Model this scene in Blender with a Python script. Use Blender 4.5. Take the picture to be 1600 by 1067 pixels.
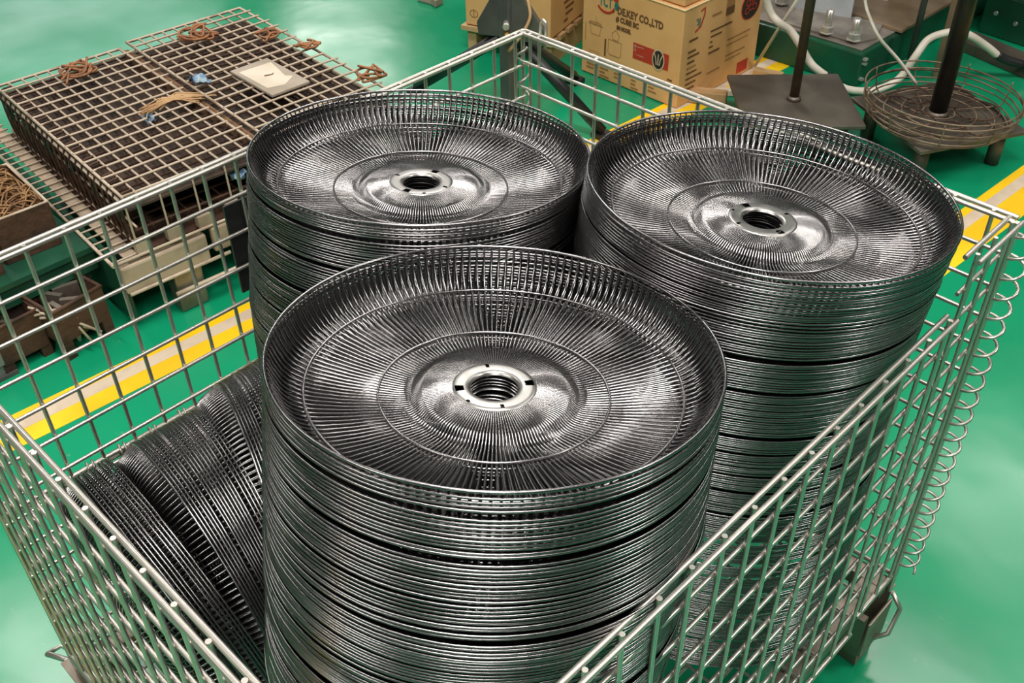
import bpy, bmesh, math, random
import numpy as np
from mathutils import Vector, Matrix, Quaternion
random.seed(7); RNG = np.random.default_rng(5)
SC = bpy.context.scene; COL = SC.collection
for o in list(bpy.data.objects): bpy.data.objects.remove(o)
PI = math.pi

# ------------------------------------------------------------------ camera
cam = bpy.data.cameras.new('camera'); cam.sensor_width = 36; cam.lens = 36.359; cam.clip_start = .02; cam.clip_end = 200
camo = bpy.data.objects.new('camera', cam); COL.objects.link(camo)
_r = Vector((.712761, .701232, -.0156627)); _d = Vector((.4378686, -.4622904, -.7710763)); _f = Vector((-.5479442, .5427349, -.63655))
camo.matrix_world = Matrix(((_r.x, -_d.x, -_f.x, 1.158909), (_r.y, -_d.y, -_f.y, -.165594), (_r.z, -_d.z, -_f.z, 1.575293), (0, 0, 0, 1)))
SC.camera = camo
# ------------------------------------------------------------------ world, lamps, exposure
SC.view_settings.view_transform = 'Standard'; SC.view_settings.look = 'None'
SC.view_settings.exposure = -0.18; SC.view_settings.gamma = 1.0; SC.view_settings.use_curve_mapping = False
w = bpy.data.worlds.new('hall_air'); SC.world = w; w.use_nodes = True
w.node_tree.nodes['Background'].inputs['Color'].default_value = (1.0, .97, .92, 1)
w.node_tree.nodes['Background'].inputs['Strength'].default_value = 0.035
def lamp(loc, sx, sy, power, col=(1, .965, .91), rz=0.0, aim=None):
    l = bpy.data.lights.new('hall_lamp', 'AREA'); l.shape = 'RECTANGLE'; l.size = sx; l.size_y = sy; l.energy = power; l.color = col
    o = bpy.data.objects.new('hall_lamp', l); COL.objects.link(o); o.location = loc; o.rotation_euler = (0, 0, rz)
    if aim is not None: o.rotation_euler = (Vector(aim) - Vector(loc)).to_track_quat('-Z', 'Y').to_euler()
    return o
# rows of ceiling fixtures of the hall
for x, y, p in ((-.4, 6.3, 48), (.5, 4.3, 34), (-3.6, .5, 50), (-3.6, 4.6, 130), (-10.3, 7.95, 75), (.6, .6, 125), (3.6, 3.2, 105), (3.2, -2.2, 120), (-.6, -3.0, 110)):
    lamp((x, y, 4.6), 2.0, .60, p * 1.45, rz=.06)
lamp((-13.0, 5.6, 4.2), 3.5, 2.0, 55, (.93, 1, .98), aim=(-2.6, 1.5, 0))          # daylight opening far left

# ------------------------------------------------------------------ materials
def mat(name, col, rough=.5, metal=0.0, var=0.0, vscale=8.0, col2=None, bump=0.0, bscale=60.0, rvar=0.0, spec=.5, coat=0.0, split=(.42, .62), detail=6.0):
    m = bpy.data.materials.new(name); m.use_nodes = True; nt = m.node_tree; b = nt.nodes['Principled BSDF']
    b.inputs['Base Color'].default_value = (*col, 1); b.inputs['Roughness'].default_value = rough; b.inputs['Metallic'].default_value = metal
    b.inputs['Specular IOR Level'].default_value = spec; b.inputs['Coat Weight'].default_value = coat; b.inputs['Coat Roughness'].default_value = .12
    tc = nt.nodes.new('ShaderNodeTexCoord')
    if var > 0 or col2:
        n = nt.nodes.new('ShaderNodeTexNoise'); n.inputs['Scale'].default_value = vscale; n.inputs['Detail'].default_value = detail
        nt.links.new(tc.outputs['Object'], n.inputs['Vector'])
        r = nt.nodes.new('ShaderNodeValToRGB'); r.color_ramp.elements[0].position = split[0]; r.color_ramp.elements[1].position = split[1]
        c2 = col2 if col2 else tuple(min(1, c * (1 + var)) for c in col)
        c1 = col if col2 else tuple(c * (1 - var) for c in col)
        r.color_ramp.elements[0].color = (*c1, 1); r.color_ramp.elements[1].color = (*c2, 1)
        nt.links.new(n.outputs['Fac'], r.inputs['Fac']); nt.links.new(r.outputs['Color'], b.inputs['Base Color'])
    if rvar > 0:
        n = nt.nodes.new('ShaderNodeTexNoise'); n.inputs['Scale'].default_value = vscale * 1.7; n.inputs['Detail'].default_value = 5
        nt.links.new(tc.outputs['Object'], n.inputs['Vector'])
        mr = nt.nodes.new('ShaderNodeMapRange'); mr.inputs['To Min'].default_value = rough - rvar; mr.inputs['To Max'].default_value = rough + rvar
        mr.inputs['From Min'].default_value = .3; mr.inputs['From Max'].default_value = .7
        nt.links.new(n.outputs['Fac'], mr.inputs['Value']); nt.links.new(mr.outputs['Result'], b.inputs['Roughness'])
    if bump > 0:
        n = nt.nodes.new('ShaderNodeTexNoise'); n.inputs['Scale'].default_value = bscale; n.inputs['Detail'].default_value = 3
        nt.links.new(tc.outputs['Object'], n.inputs['Vector'])
        bp = nt.nodes.new('ShaderNodeBump'); bp.inputs['Strength'].default_value = bump; bp.inputs['Distance'].default_value = .01
        nt.links.new(n.outputs['Fac'], bp.inputs['Height']); nt.links.new(bp.outputs['Normal'], b.inputs['Normal'])
    return m
M = {}
M['guard'] = mat('bright_steel_wire', (.265, .256, .258), .25, 1.0)
M['hub'] = mat('pressed_steel', (.36, .35, .335), .34, 1.0, rvar=.06, vscale=40)
M['zinc'] = mat('galvanised_wire', (.62, .585, .53), .36, .85, col2=(.46, .43, .38), vscale=14, rvar=.08)
M['dull_zinc'] = mat('dull_steel_sheet', (.34, .29, .24), .48, .85, col2=(.22, .17, .13), vscale=11)
M['rust_zinc'] = mat('dusty_rusting_wire', (.50, .41, .31), .6, .25, col2=(.25, .16, .10), vscale=16, split=(.48, .72))
M['brown_wire'] = mat('brown_oxidised_wire', (.27, .20, .14), .5, .5, col2=(.14, .09, .055), vscale=18)
M['rust'] = mat('dark_rust', (.085, .040, .022), .75, .2, col2=(.04, .02, .012), vscale=20, bump=.3)
M['rust_brown'] = mat('flaking_brown_rust', (.20, .105, .05), .85, 0, col2=(.10, .05, .025), vscale=45, bump=.6, bscale=120)
M['inner_shade'] = mat('painted_inner_shade', (.035, .022, .015), .8, .1, col2=(.06, .035, .022), vscale=14, bump=.2)  # near-black colour standing in for shade inside the folded cage
M['rust_orange'] = mat('orange_rusty_wire', (.33, .14, .055), .7, .1, col2=(.20, .085, .04), vscale=30)
M['beige_steel'] = mat('beige_dusty_steel', (.42, .33, .235), .6, .1, col2=(.26, .195, .135), vscale=9)
M['dark_green'] = mat('dark_green_paint', (.010, .070, .036), .42, 0, col2=(.006, .042, .024), vscale=6, bump=.08, bscale=25)
M['machine_green'] = mat('machine_green_paint', (.006, .085, .040), .36, 0, col2=(.012, .055, .03), vscale=7, bump=.1, bscale=30)
M['plate'] = mat('mill_scale_plate', (.105, .088, .070), .5, .6, col2=(.155, .130, .102), vscale=7, rvar=.08)
M['post'] = mat('brown_steel_post', (.075, .055, .040), .45, .6, col2=(.13, .08, .05), vscale=13)
M['post_dark'] = mat('black_steel_post', (.028, .025, .023), .35, .7, col2=(.05, .042, .035), vscale=9)
M['dark_grey'] = mat('dark_grey_paint', (.085, .085, .082), .4, .3, col2=(.12, .115, .105), vscale=10)
M['black'] = mat('black_paint', (.014, .014, .015), .42, .1, col2=(.022, .022, .023), vscale=12)
M['black_plate'] = mat('black_plastic_plate', (.018, .019, .020), .45)
M['grey_sheet'] = mat('light_grey_paint', (.42, .46, .48), .4, .1, col2=(.34, .37, .39), vscale=8)
M['cabinet'] = mat('grey_green_sheet', (.17, .19, .18), .45, .1, col2=(.12, .14, .13), vscale=6)
M['scuffed'] = mat('scuffed_steel_top', (.25, .22, .19), .5, .5, col2=(.40, .35, .30), vscale=9, bump=.12)
M['brown_plate'] = mat('oiled_brown_plate', (.22, .15, .09), .45, .3, col2=(.30, .22, .14), vscale=8, bump=.15, bscale=20)
M['bolt'] = mat('bolt_steel', (.62, .60, .56), .4, .7, col2=(.48, .45, .42), vscale=40)
M['hose'] = mat('cream_hose', (.74, .68, .58), .45, 0, col2=(.62, .56, .47), vscale=10)
M['card'] = mat('cardboard', (.66, .37, .145), .75, 0, col2=(.60, .32, .115), vscale=5, bump=.05, bscale=140)
M['card_edge'] = mat('cardboard_crease', (.68, .47, .25), .75)
M['print_brown'] = mat('brown_print', (.13, .055, .018), .7)
M['print_faint'] = mat('faint_brown_print', (.32, .16, .055), .7)
M['print_red'] = mat('red_print', (.42, .030, .012), .6)
M['print_green'] = mat('green_print', (.02, .16, .13), .6)
M['print_black'] = mat('black_print', (.022, .016, .012), .6)
M['print_cream'] = mat('cream_print', (.55, .43, .28), .6)
M['wood'] = mat('raw_timber', (.50, .32, .15), .7, 0, col2=(.38, .22, .10), vscale=9)
M['pale_wood'] = mat('pale_board', (.36, .30, .235), .7, 0, col2=(.29, .24, .18), vscale=9)
M['paper'] = mat('cream_paper', (.62, .55, .44), .75, 0, col2=(.56, .48, .37), vscale=12)
M['rag'] = mat('blue_grey_rag', (.12, .20, .34), .85, 0, col2=(.30, .40, .42), vscale=60)
M['brass'] = mat('brass', (.55, .38, .12), .35, 1.0)
M['straw'] = mat('brown_wire_scrap', (.30, .165, .065), .55, .3, col2=(.17, .085, .035), vscale=22)
M['yellow'] = mat('yellow_floor_paint', (.88, .56, .008), .4, 0, col2=(.80, .46, .006), vscale=6, rvar=.06)
M['beige_tape'] = mat('worn_beige_tape', (.60, .49, .36), .5, 0, col2=(.52, .41, .30), vscale=14)

def floor_material():
    m = bpy.data.materials.new('green_epoxy'); m.use_nodes = True; nt = m.node_tree; b = nt.nodes['Principled BSDF']; L = nt.links.new
    tc = nt.nodes.new('ShaderNodeTexCoord')
    n = nt.nodes.new('ShaderNodeTexNoise'); n.inputs['Scale'].default_value = 1.3; n.inputs['Detail'].default_value = 7; L(tc.outputs['Object'], n.inputs['Vector'])
    r = nt.nodes.new('ShaderNodeValToRGB'); r.color_ramp.elements[0].position = .35; r.color_ramp.elements[1].position = .7
    r.color_ramp.elements[0].color = (.0035, .225, .098, 1); r.color_ramp.elements[1].color = (.006, .285, .135, 1); L(n.outputs['Fac'], r.inputs['Fac'])
    # fine pale scratches
    mp = nt.nodes.new('ShaderNodeMapping'); mp.inputs['Scale'].default_value = (9, 34, 1); mp.inputs['Rotation'].default_value = (0, 0, .7); L(tc.outputs['Object'], mp.inputs['Vector'])
    s = nt.nodes.new('ShaderNodeTexNoise'); s.inputs['Scale'].default_value = 1.6; s.inputs['Detail'].default_value = 9; s.inputs['Distortion'].default_value = 1.2; L(mp.outputs['Vector'], s.inputs['Vector'])
    sr = nt.nodes.new('ShaderNodeValToRGB'); sr.color_ramp.elements[0].position = .70; sr.color_ramp.elements[1].position = .78; L(s.outputs['Fac'], sr.inputs['Fac'])
    mu = nt.nodes.new('ShaderNodeMath'); mu.operation = 'MULTIPLY'; mu.inputs[1].default_value = .22; L(sr.outputs['Color'], mu.inputs[0])
    mx = nt.nodes.new('ShaderNodeMix'); mx.data_type = 'RGBA'; L(mu.outputs[0], mx.inputs['Factor']); L(r.outputs['Color'], mx.inputs['A']); mx.inputs['B'].default_value = (.35, .5, .4, 1)
    L(mx.outputs['Result'], b.inputs['Base Color'])
    rn = nt.nodes.new('ShaderNodeTexNoise'); rn.inputs['Scale'].default_value = 3.2; rn.inputs['Detail'].default_value = 6; L(tc.outputs['Object'], rn.inputs['Vector'])
    mr = nt.nodes.new('ShaderNodeMapRange'); mr.inputs['From Min'].default_value = .3; mr.inputs['From Max'].default_value = .7; mr.inputs['To Min'].default_value = .14; mr.inputs['To Max'].default_value = .26
    L(rn.outputs['Fac'], mr.inputs['Value']); L(mr.outputs['Result'], b.inputs['Roughness'])
    bn = nt.nodes.new('ShaderNodeTexNoise'); bn.inputs['Scale'].default_value = 6; bn.inputs['Detail'].default_value = 2; L(tc.outputs['Object'], bn.inputs['Vector'])
    bp = nt.nodes.new('ShaderNodeBump'); bp.inputs['Strength'].default_value = .12; bp.inputs['Distance'].default_value = .01; L(bn.outputs['Fac'], bp.inputs['Height']); L(bp.outputs['Normal'], b.inputs['Normal'])
    b.inputs['Specular IOR Level'].default_value = .5
    return m
M['floor'] = floor_material()

# ------------------------------------------------------------------ helpers
def V(*a): return Vector(a)
class MB:
    """collects shapes; build() links them as ONE mesh object"""
    def __init__(s): s.v = []; s.f = []; s.smooth = []
    def add(s, verts, faces, smooth=False):
        k = len(s.v); s.v += [tuple(p) for p in verts]; s.f += [tuple(i + k for i in f) for f in faces]; s.smooth += [smooth] * len(faces); return s
    def box(s, c, size, rz=0.0, rot=None):
        hx, hy, hz = (q / 2 for q in size); R = rot if rot else Matrix.Rotation(rz, 3, 'Z'); c = Vector(c)
        p = [c + R @ Vector((x * hx, y * hy, z * hz)) for z in (-1, 1) for y in (-1, 1) for x in (-1, 1)]
        return s.add(p, [(0, 2, 3, 1), (4, 5, 7, 6), (0, 1, 5, 4), (2, 6, 7, 3), (0, 4, 6, 2), (1, 3, 7, 5)])
    def tube(s, pts, r, sides=6, closed=False, caps=True):
        pts = [Vector(p) for p in pts]; n = len(pts); rr = r if isinstance(r, (list, tuple)) else [r] * n
        T = []
        for i in range(n):
            a = pts[(i - 1) % n] if (closed or i > 0) else pts[i]; b = pts[(i + 1) % n] if (closed or i < n - 1) else pts[i]
            T.append((b - a).normalized())
        up = Vector((0, 0, 1)) if abs(T[0].z) < .9 else Vector((1, 0, 0))
        N = (up - T[0] * up.dot(T[0])).normalized(); ring = []
        for i in range(n):
            N = (N - T[i] * N.dot(T[i])).normalized(); B = T[i].cross(N)
            ring.append([pts[i] + (N * math.cos(2 * PI * k / sides) + B * math.sin(2 * PI * k / sides)) * rr[i] for k in range(sides)])
        f = []; m = n if closed else n - 1
        for i in range(m):
            j = (i + 1) % n
            for k in range(sides):
                l = (k + 1) % sides; f.append((i * sides + k, i * sides + l, j * sides + l, j * sides + k))
        s.add([q for c in ring for q in c], f, True)
        if caps and not closed:
            k0 = len(s.v) - n * sides
            s.f.append(tuple(k0 + i for i in reversed(range(sides)))); s.f.append(tuple(k0 + (n - 1) * sides + i for i in range(sides))); s.smooth += [False, False]
        return s
    def ring(s, c, R, r, seg=64, sides=6, n=(0, 0, 1)):
        q = Vector(n).normalized().to_track_quat('Z', 'Y'); c = Vector(c)
        return s.tube([c + q @ Vector((R * math.cos(2 * PI * i / seg), R * math.sin(2 * PI * i / seg), 0)) for i in range(seg)], r, sides, True)
    def cyl(s, a, b, r, sides=16): return s.tube([a, b], r, sides)
    def prism(s, poly, axis_o, ux, uy, un, t):
        """extrude 2d polygon (in ux,uy) by thickness t along un"""
        o = Vector(axis_o); ux, uy, un = Vector(ux), Vector(uy), Vector(un); n = len(poly)
        a = [o + ux * x + uy * y for x, y in poly]; b = [p + un * t for p in a]
        return s.add(a + b, [tuple(reversed(range(n))), tuple(range(n, 2 * n))] + [(i, (i + 1) % n, n + (i + 1) % n, n + i) for i in range(n)])
    def lathe(s, prof, seg=48, c=(0, 0, 0), smooth=True):
        n = len(prof); c = Vector(c)
        v = [c + Vector((r * math.cos(2 * PI * i / seg), r * math.sin(2 * PI * i / seg), z)) for i in range(seg) for r, z in prof]
        return s.add(v, [(i * n + k, ((i + 1) % seg) * n + k, ((i + 1) % seg) * n + k + 1, i * n + k + 1) for i in range(seg) for k in range(n - 1)], smooth)
    def mesh(s, name, m):
        me = bpy.data.meshes.new(name); me.from_pydata(s.v, [], s.f)
        me.polygons.foreach_set('use_smooth', s.smooth); me.materials.append(M[m]); me.update(); return me
    def build(s, name, m, parent=None, bevel=0.0):
        o = link(name, s.mesh(name, m), parent)
        if bevel:
            b = o.modifiers.new('soft_edges', 'BEVEL'); b.width = bevel; b.segments = 2; b.limit_method = 'ANGLE'; b.angle_limit = .6
        return o
def link(name, data, parent=None):
    o = bpy.data.objects.new(name, data); COL.objects.link(o)
    if parent is not None: o.parent = parent
    return o
def tag(o, label, cat, group=None, kind=None):
    if label: o['label'] = label
    if cat: o['category'] = cat
    if group: o['group'] = group
    if kind: o['kind'] = kind
    return o
def thing(name, label, cat, loc=(0, 0, 0), rz=0.0, group=None):
    o = link(name, None); o.empty_display_size = .05; o.location = loc; o.rotation_euler = (0, 0, rz); return tag(o, label, cat, group)
_bar = {}
def bar(name, a, b, r, m, parent, sides=8):
    """a straight wire: one object on a shared unit cylinder"""
    key = (m, sides)
    if key not in _bar: _bar[key] = MB().tube([(0, 0, 0), (0, 0, 1)], 1.0, sides).mesh('straight_wire', m)
    o = link(name, _bar[key], parent); a = Vector(a); d = Vector(b) - a
    o.rotation_mode = 'QUATERNION'; o.rotation_quaternion = d.to_track_quat('Z', 'Y'); o.location = a; o.scale = (r, r, d.length); return o
def smooth_path(pts, n=8):
    """Catmull-Rom through points"""
    P = [Vector(p) for p in pts]; P = [P[0] * 2 - P[1]] + P + [P[-1] * 2 - P[-2]]; out = []
    for i in range(1, len(P) - 2):
        for k in range(n):
            t = k / n; a, b, c, d = P[i - 1:i + 3]
            out.append(.5 * ((2 * b) + (c - a) * t + (2 * a - 5 * b + 4 * c - d) * t * t + (3 * b - a - 3 * c + d) * t ** 3))
    return out + [P[-2]]

# ------------------------------------------------------------------ floor and lane markings
fl = MB().add([(-16, -6, 0), (8, -6, 0), (8, 16, 0), (-16, 16, 0)], [(0, 1, 2, 3)]).build('floor', 'floor')
fl['kind'] = 'structure'; fl['label'] = 'glossy green epoxy factory floor'
def stripe(name, x0, x1, y0, y1, m, k=.0595, z=.0012):
    o = MB().add([(x0 + k * y0, y0, 0), (x1 + k * y0, y0, 0), (x1 + k * y1, y1, 0), (x0 + k * y1, y1, 0),
                  (x0 + k * y0, y0, z), (x1 + k * y0, y0, z), (x1 + k * y1, y1, z), (x0 + k * y1, y1, z)],
                 [(4, 5, 6, 7), (0, 1, 5, 4), (1, 2, 6, 5), (2, 3, 7, 6), (3, 0, 4, 7)]).build(name, m, fl)
    return o
for x0, x1, m, z in ((-.838, -.812, 'yellow', .0012), (-.812, -.776, 'beige_tape', .0018), (-.776, -.726, 'yellow', .0012)):
    stripe('lane_stripe', x0, x1, -1.5, 9, m, z=z)
for x0, x1, m, z in ((.163, .188, 'yellow', .0012), (.188, .222, 'beige_tape', .0018), (.222, .296, 'yellow', .0012)):
    stripe('lane_stripe', x0, x1, -1.5, 9, m, z=z)

# ------------------------------------------------------------------ the wire cage
D, W, RIM = .8404, 1.0222, .875; FLOORZ = .185; WR = .0029
cage = thing('wire_cage', 'galvanised wire mesh cage on feet holding the stacks of fan guards', 'cage', (0, 0, 0))
def jit(s): return random.uniform(-s, s)
def panel(name, o, u, nrm, length, ztop, zbot, us, zs, rail=True, top_in=.0055):
    """o origin on floor plan, u along, nrm outward. us: bar positions, zs: horizontals"""
    o, u, nrm = Vector(o), Vector(u), Vector(nrm)
    p = link(name, None, cage)
    if rail:
        for s in (-1, 1): bar('rim_rail', o + nrm * s * top_in + V(0, 0, ztop + jit(.001)), o + u * length + nrm * s * top_in + V(0, 0, ztop + jit(.001)), .0033, 'zinc', p, 10)
    bar('bottom_rail', o + V(0, 0, zbot), o + u * length + V(0, 0, zbot), .0042, 'zinc', p)
    for x in us:
        bar('upright_wire', o + u * (x + jit(.001)) + nrm * .0001 + V(0, 0, zbot), o + u * (x + jit(.0012)) + nrm * .0001 + V(0, 0, ztop + .0025), WR, 'zinc', p)
    for z in zs:
        bar('level_wire', o - nrm * .0045 + V(0, 0, z + jit(.0012)), o + u * length - nrm * .0045 + V(0, 0, z + jit(.0012)), WR, 'zinc', p)
    return p
# back left wall (L -> F), folds at mid height
usLF = [.0044 + .05 * i for i in range(0, 21)]
usLF = [x for x in [.154 - .15 + .05 * i for i in range(0, 21)] if 0 < x < W]
pLF = panel('back_left_panel', (0, 0, 0), (0, 1, 0), (-1, 0, 0), W, RIM, .508, usLF, [RIM - .057 * k for k in range(1, 7)])
panel('back_left_lower_panel', (0, 0, 0), (0, 1, 0), (-1, 0, 0), W, .495, FLOORZ, usLF, [.495 - .055 * k for k in range(1, 6)])
for i, x in enumerate(usLF[1:-1]):                                                # wire loops hinging the two halves
    c = V(-.002, x + .022, .5015); mb = MB()
    mb.tube([c + V(.011 * math.cos(a) * .9, .004 * a / PI, .0125 * math.sin(a)) for a in np.linspace(0, 2.6 * PI, 18)], .0018, 5)
    mb.build('hinge_loop', 'zinc', pLF)
MB().tube([(-.006, .18, .497), (.004, .19, .505), (.006, .235, .507), (-.003, .25, .498)], .0065, 8).build('hinge_clamp', 'dull_zinc', pLF)
MB().box((-.0085, .475, .728), (.004, .10, .150)).build('black_label_plate', 'black_plate', pLF)
[c for c in pLF.children if c.name.startswith('black_label')][0]['label'] = 'matt black rectangular plate hung on the mesh'
# back right wall (F -> R)
usFR = [.037, .112] + [.112 + .05 * i for i in range(1, 15)]
pFR = panel('back_right_panel', (0, W, 0), (1, 0, 0), (0, 1, 0), D, RIM, FLOORZ, usFR + [.018], [RIM - .0485 * k for k in range(1, 14)])
# near left wall (L -> N)
usLN = [.044 + .05 * i for i in range(0, 16)]
panel('near_left_panel', (0, 0, 0), (1, 0, 0), (0, -1, 0), D, RIM, FLOORZ, usLN, [RIM - .0545 * k for k in range(1, 13)])
# right wall: fixed strip by the corner and lower drop gate
panel('corner_strip', (D, .905, 0), (0, 1, 0), (1, 0, 0), W - .905, RIM, FLOORZ, [.012, .06, .105], [RIM - .052 * k for k in range(1, 13)], top_in=.0085)
usG = [.219 - .2 + .0497 * i for i in range(0, 18)]
pG = panel('drop_gate', (.8495, 0, 0), (0, 1, 0), (1, 0, 0), .872, .812, FLOORZ, usG, [.812 - .0575 * k for k in range(1, 11)], top_in=.0065)
# coil hinges on the corners
def coil(c, z0, z1, r, turns, wr, name, parent):
    n = int(turns * 14)
    MB().tube([V(c[0] + r * math.cos(2 * PI * turns * i / n), c[1] + r * math.sin(2 * PI * turns * i / n), z0 + (z1 - z0) * i / n) for i in range(n + 1)], wr, 6).build(name, 'zinc', parent)
coil((D + .011, W + .010), .20, .865, .0165, 21, .0024, 'coil_hinge', cage)
coil((-.004, W + .002), .22, .85, .013, 12, .0021, 'coil_hinge', cage)
coil((D + .004, -.004), .20, .78, .013, 16, .0021, 'coil_hinge', cage)
bar('corner_post', (D + .004, W - .004, .15), (D + .004, W - .004, RIM), .0042, 'zinc', cage); bar('corner_post', (0, W, .15), (0, W, RIM + .004), .0036, 'zinc', cage)
bar('corner_post', (0, 0, .15), (0, 0, RIM + .002), .0036, 'zinc', cage); bar('corner_post', (D, 0, .15), (D, 0, RIM), .0036, 'zinc', cage)
# small latch lug sticking up behind the far corner
MB().tube(smooth_path([(.030, W + .010, RIM - .02), (.030, W + .012, RIM + .018), (.036, W + .012, RIM + .026), (.042, W + .012, RIM + .018), (.042, W + .010, RIM - .02)], 4), .0028, 6).build('latch_lug', 'zinc', pFR)
# base: floor grid, channels and feet
pB = MB().box((D / 2, .02, FLOORZ - .02), (D, .03, .03)).box((D / 2, W - .02, FLOORZ - .02), (D, .03, .03)).box((.02, W / 2, FLOORZ - .02), (.03, W - .04, .028)).box((D - .02, W / 2, FLOORZ - .02), (.03, W - .04, .028)).build('base_frame', 'dull_zinc', cage)
for i in range(1, 20): bar('floor_wire', (.01, i * .05, FLOORZ), (D - .01, i * .05, FLOORZ), WR, 'zinc', pB, 6)
for i in range(1, 16): bar('floor_wire', (i * .05, .01, FLOORZ - .005), (i * .05, W - .01, FLOORZ - .005), WR, 'zinc', pB, 6)
def foot(x, y, sx, sy):
    e = link('foot', None, cage); e.location = (x, y, 0)
    prof = [(-.052, .150), (-.040, .150), (-.030, .030), (-.026, .002), (.026, .002), (.030, .030), (.040, .150), (.052, .150)]; n = len(prof)
    a = [V(-.035, u, z) for u, z in prof]; b = [V(.035, u, z) for u, z in prof]
    o = MB().add(a + b, [(i, i + 1, n + i + 1, n + i) for i in range(n - 1)]).build('channel', 'dull_zinc', e); s = o.modifiers.new('sheet', 'SOLIDIFY'); s.thickness = .004
    MB().box((.040 * sx, 0, .09), (.005, .075, .09)).build('side_plate', 'dull_zinc', e, .002)
    if sx < 0: MB().tube([(-.02, -.025, .135), (-.095, -.055, .12), (-.093, -.03, .12), (-.03, -.012, .12)], .0048, 6).build('stop_rod', 'zinc', e); MB().box((-.065, -.01, .085), (.05, .030, .06)).build('stop_block', 'dull_zinc', e, .003)
    else: MB().tube([(.035, .045, .14), (.055, .048, .11), (.057, .02, .07), (.04, .0, .06)], .0045, 6).build('stop_rod', 'zinc', e)
for x, y, sx, sy in ((.012, .038, -1, -1), (D - .045, .065, 1, -1), (.045, W - .065, -1, 1), (D - .028, .982, 1, 1)): foot(x, y, sx, sy)

# ------------------------------------------------------------------ fan guards
R = .22; NS = 160; SW = .00112
PROF = [(.182, .214), (.25, .216), (.325, .221), (.352, .229), (.372, .247), (.396, .259), (.43, .260), (.523, .248), (.68, .223), (.80, .197), (.86, .179), (.905, .151), (.94, .112), (.966, .062), (.982, .02), (.990, .002)]
def spoke_pts(prof): return [(r * R, 0, -d * R) for r, d in prof]
spoke_me = MB().tube(spoke_pts(PROF), SW, 5, caps=False).mesh('spoke', 'guard')
rim_me = MB().ring((0, 0, 0), R, .00175, 128, 8).mesh('outer_rim', 'guard')
mid_me = MB().ring((0, 0, -.1845 * R + .0022), .845 * R, .00135, 112, 6).mesh('middle_ring', 'guard')
inn_me = MB().ring((0, 0, -.248 * R + .0022), .523 * R, .00135, 96, 6).mesh('inner_ring', 'guard')
def hub_mesh():
    seg = 120; rad = [.108, .112, .118, .128, .140, .152, .166, .180, .190, .196]
    z = [-.222, -.214, -.208, -.2055, -.2050, -.2050, -.2050, -.2055, -.209, -.216]
    mb = MB(); v = [(r * R * math.cos(2 * PI * i / seg), r * R * math.sin(2 * PI * i / seg), d * R) for i in range(seg) for r, d in zip(rad, z)]
    n = len(rad); holes = set()
    for a0, da, k0, k1 in ((8, 5, 4, 7), (68, 5, 4, 7), (40, 2, 5, 7), (100, 2, 5, 7), (22, 2, 6, 7)):
        for i in range(a0, a0 + da):
            for k in range(k0, k1): holes.add((i % seg, k))
    f = [(i * n + k, ((i + 1) % seg) * n + k, ((i + 1) % seg) * n + k + 1, i * n + k + 1) for i in range(seg) for k in range(n - 1) if (i, k) not in holes]
    f = [tuple(reversed(q)) for q in f]
    return MB().add(v, f, True).mesh('hub_plate', 'hub')
hub_me = hub_mesh()
def nest_mesh(prof, name, hub=True, sides=4, seg=96):
    mb = MB()
    for k in range(NS):
        a = 2 * PI * k / NS; c, s = math.cos(a), math.sin(a)
        mb.tube([(x * c, x * s, z) for x, y, z in spoke_pts(prof)], SW * 1.05, sides, caps=False)
    mb.ring((0, 0, 0), R, .00135, seg, 6); mb.ring((0, 0, -.1845 * R + .0022), .845 * R, .0012, 72, 4); mb.ring((0, 0, -.248 * R + .0022), .523 * R, .0012, 64, 4)
    if hub: mb.lathe([(.112 * R, -.214 * R), (.128 * R, -.206 * R), (.19 * R, -.209 * R)], 40)
    return mb.mesh(name, 'guard')
nest_me = nest_mesh([PROF[i] for i in (0, 2, 4, 6, 9, 11, 12, 13, 15)], 'nested_guard')
def orient(o, c, n, spin):
    n = Vector(n).normalized(); x = Vector((1, 0, 0)); x = (x - n * x.dot(n)).normalized(); y = n.cross(x)
    m = Matrix(((x.x, y.x, n.x), (x.y, y.y, n.y), (x.z, y.z, n.z))).to_4x4(); m.translation = Vector(c)
    m = m @ Matrix.Rotation(spin, 4, 'Z'); o.rotation_mode = 'QUATERNION'; o.location = c; o.rotation_quaternion = m.to_quaternion()
def full_guard(c, n, spin, label, group=None):
    g = link('fan_guard', None); g.empty_display_size = .05; tag(g, label, 'fan guard', group); orient(g, c, n, spin)
    link('outer_rim', rim_me, g); link('middle_ring', mid_me, g); link('inner_ring', inn_me, g)
    h = link('hub_plate', hub_me, g); h['label'] = 'brushed steel hub plate with slots and a round hole'
    for k in range(NS):
        s = link('spoke', spoke_me, g); s.rotation_euler = (0, 0, 2 * PI * k / NS)
    return g
def nested_guard(c, n, spin, label, group):
    g = link('fan_guard', nest_me); tag(g, label, 'fan guard', group); orient(g, c, n, spin); return g
ORD = 'top second third fourth fifth sixth seventh eighth ninth tenth'.split()
rest = []                                                            # (centre, normal) of guards deep in the stacks
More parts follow.
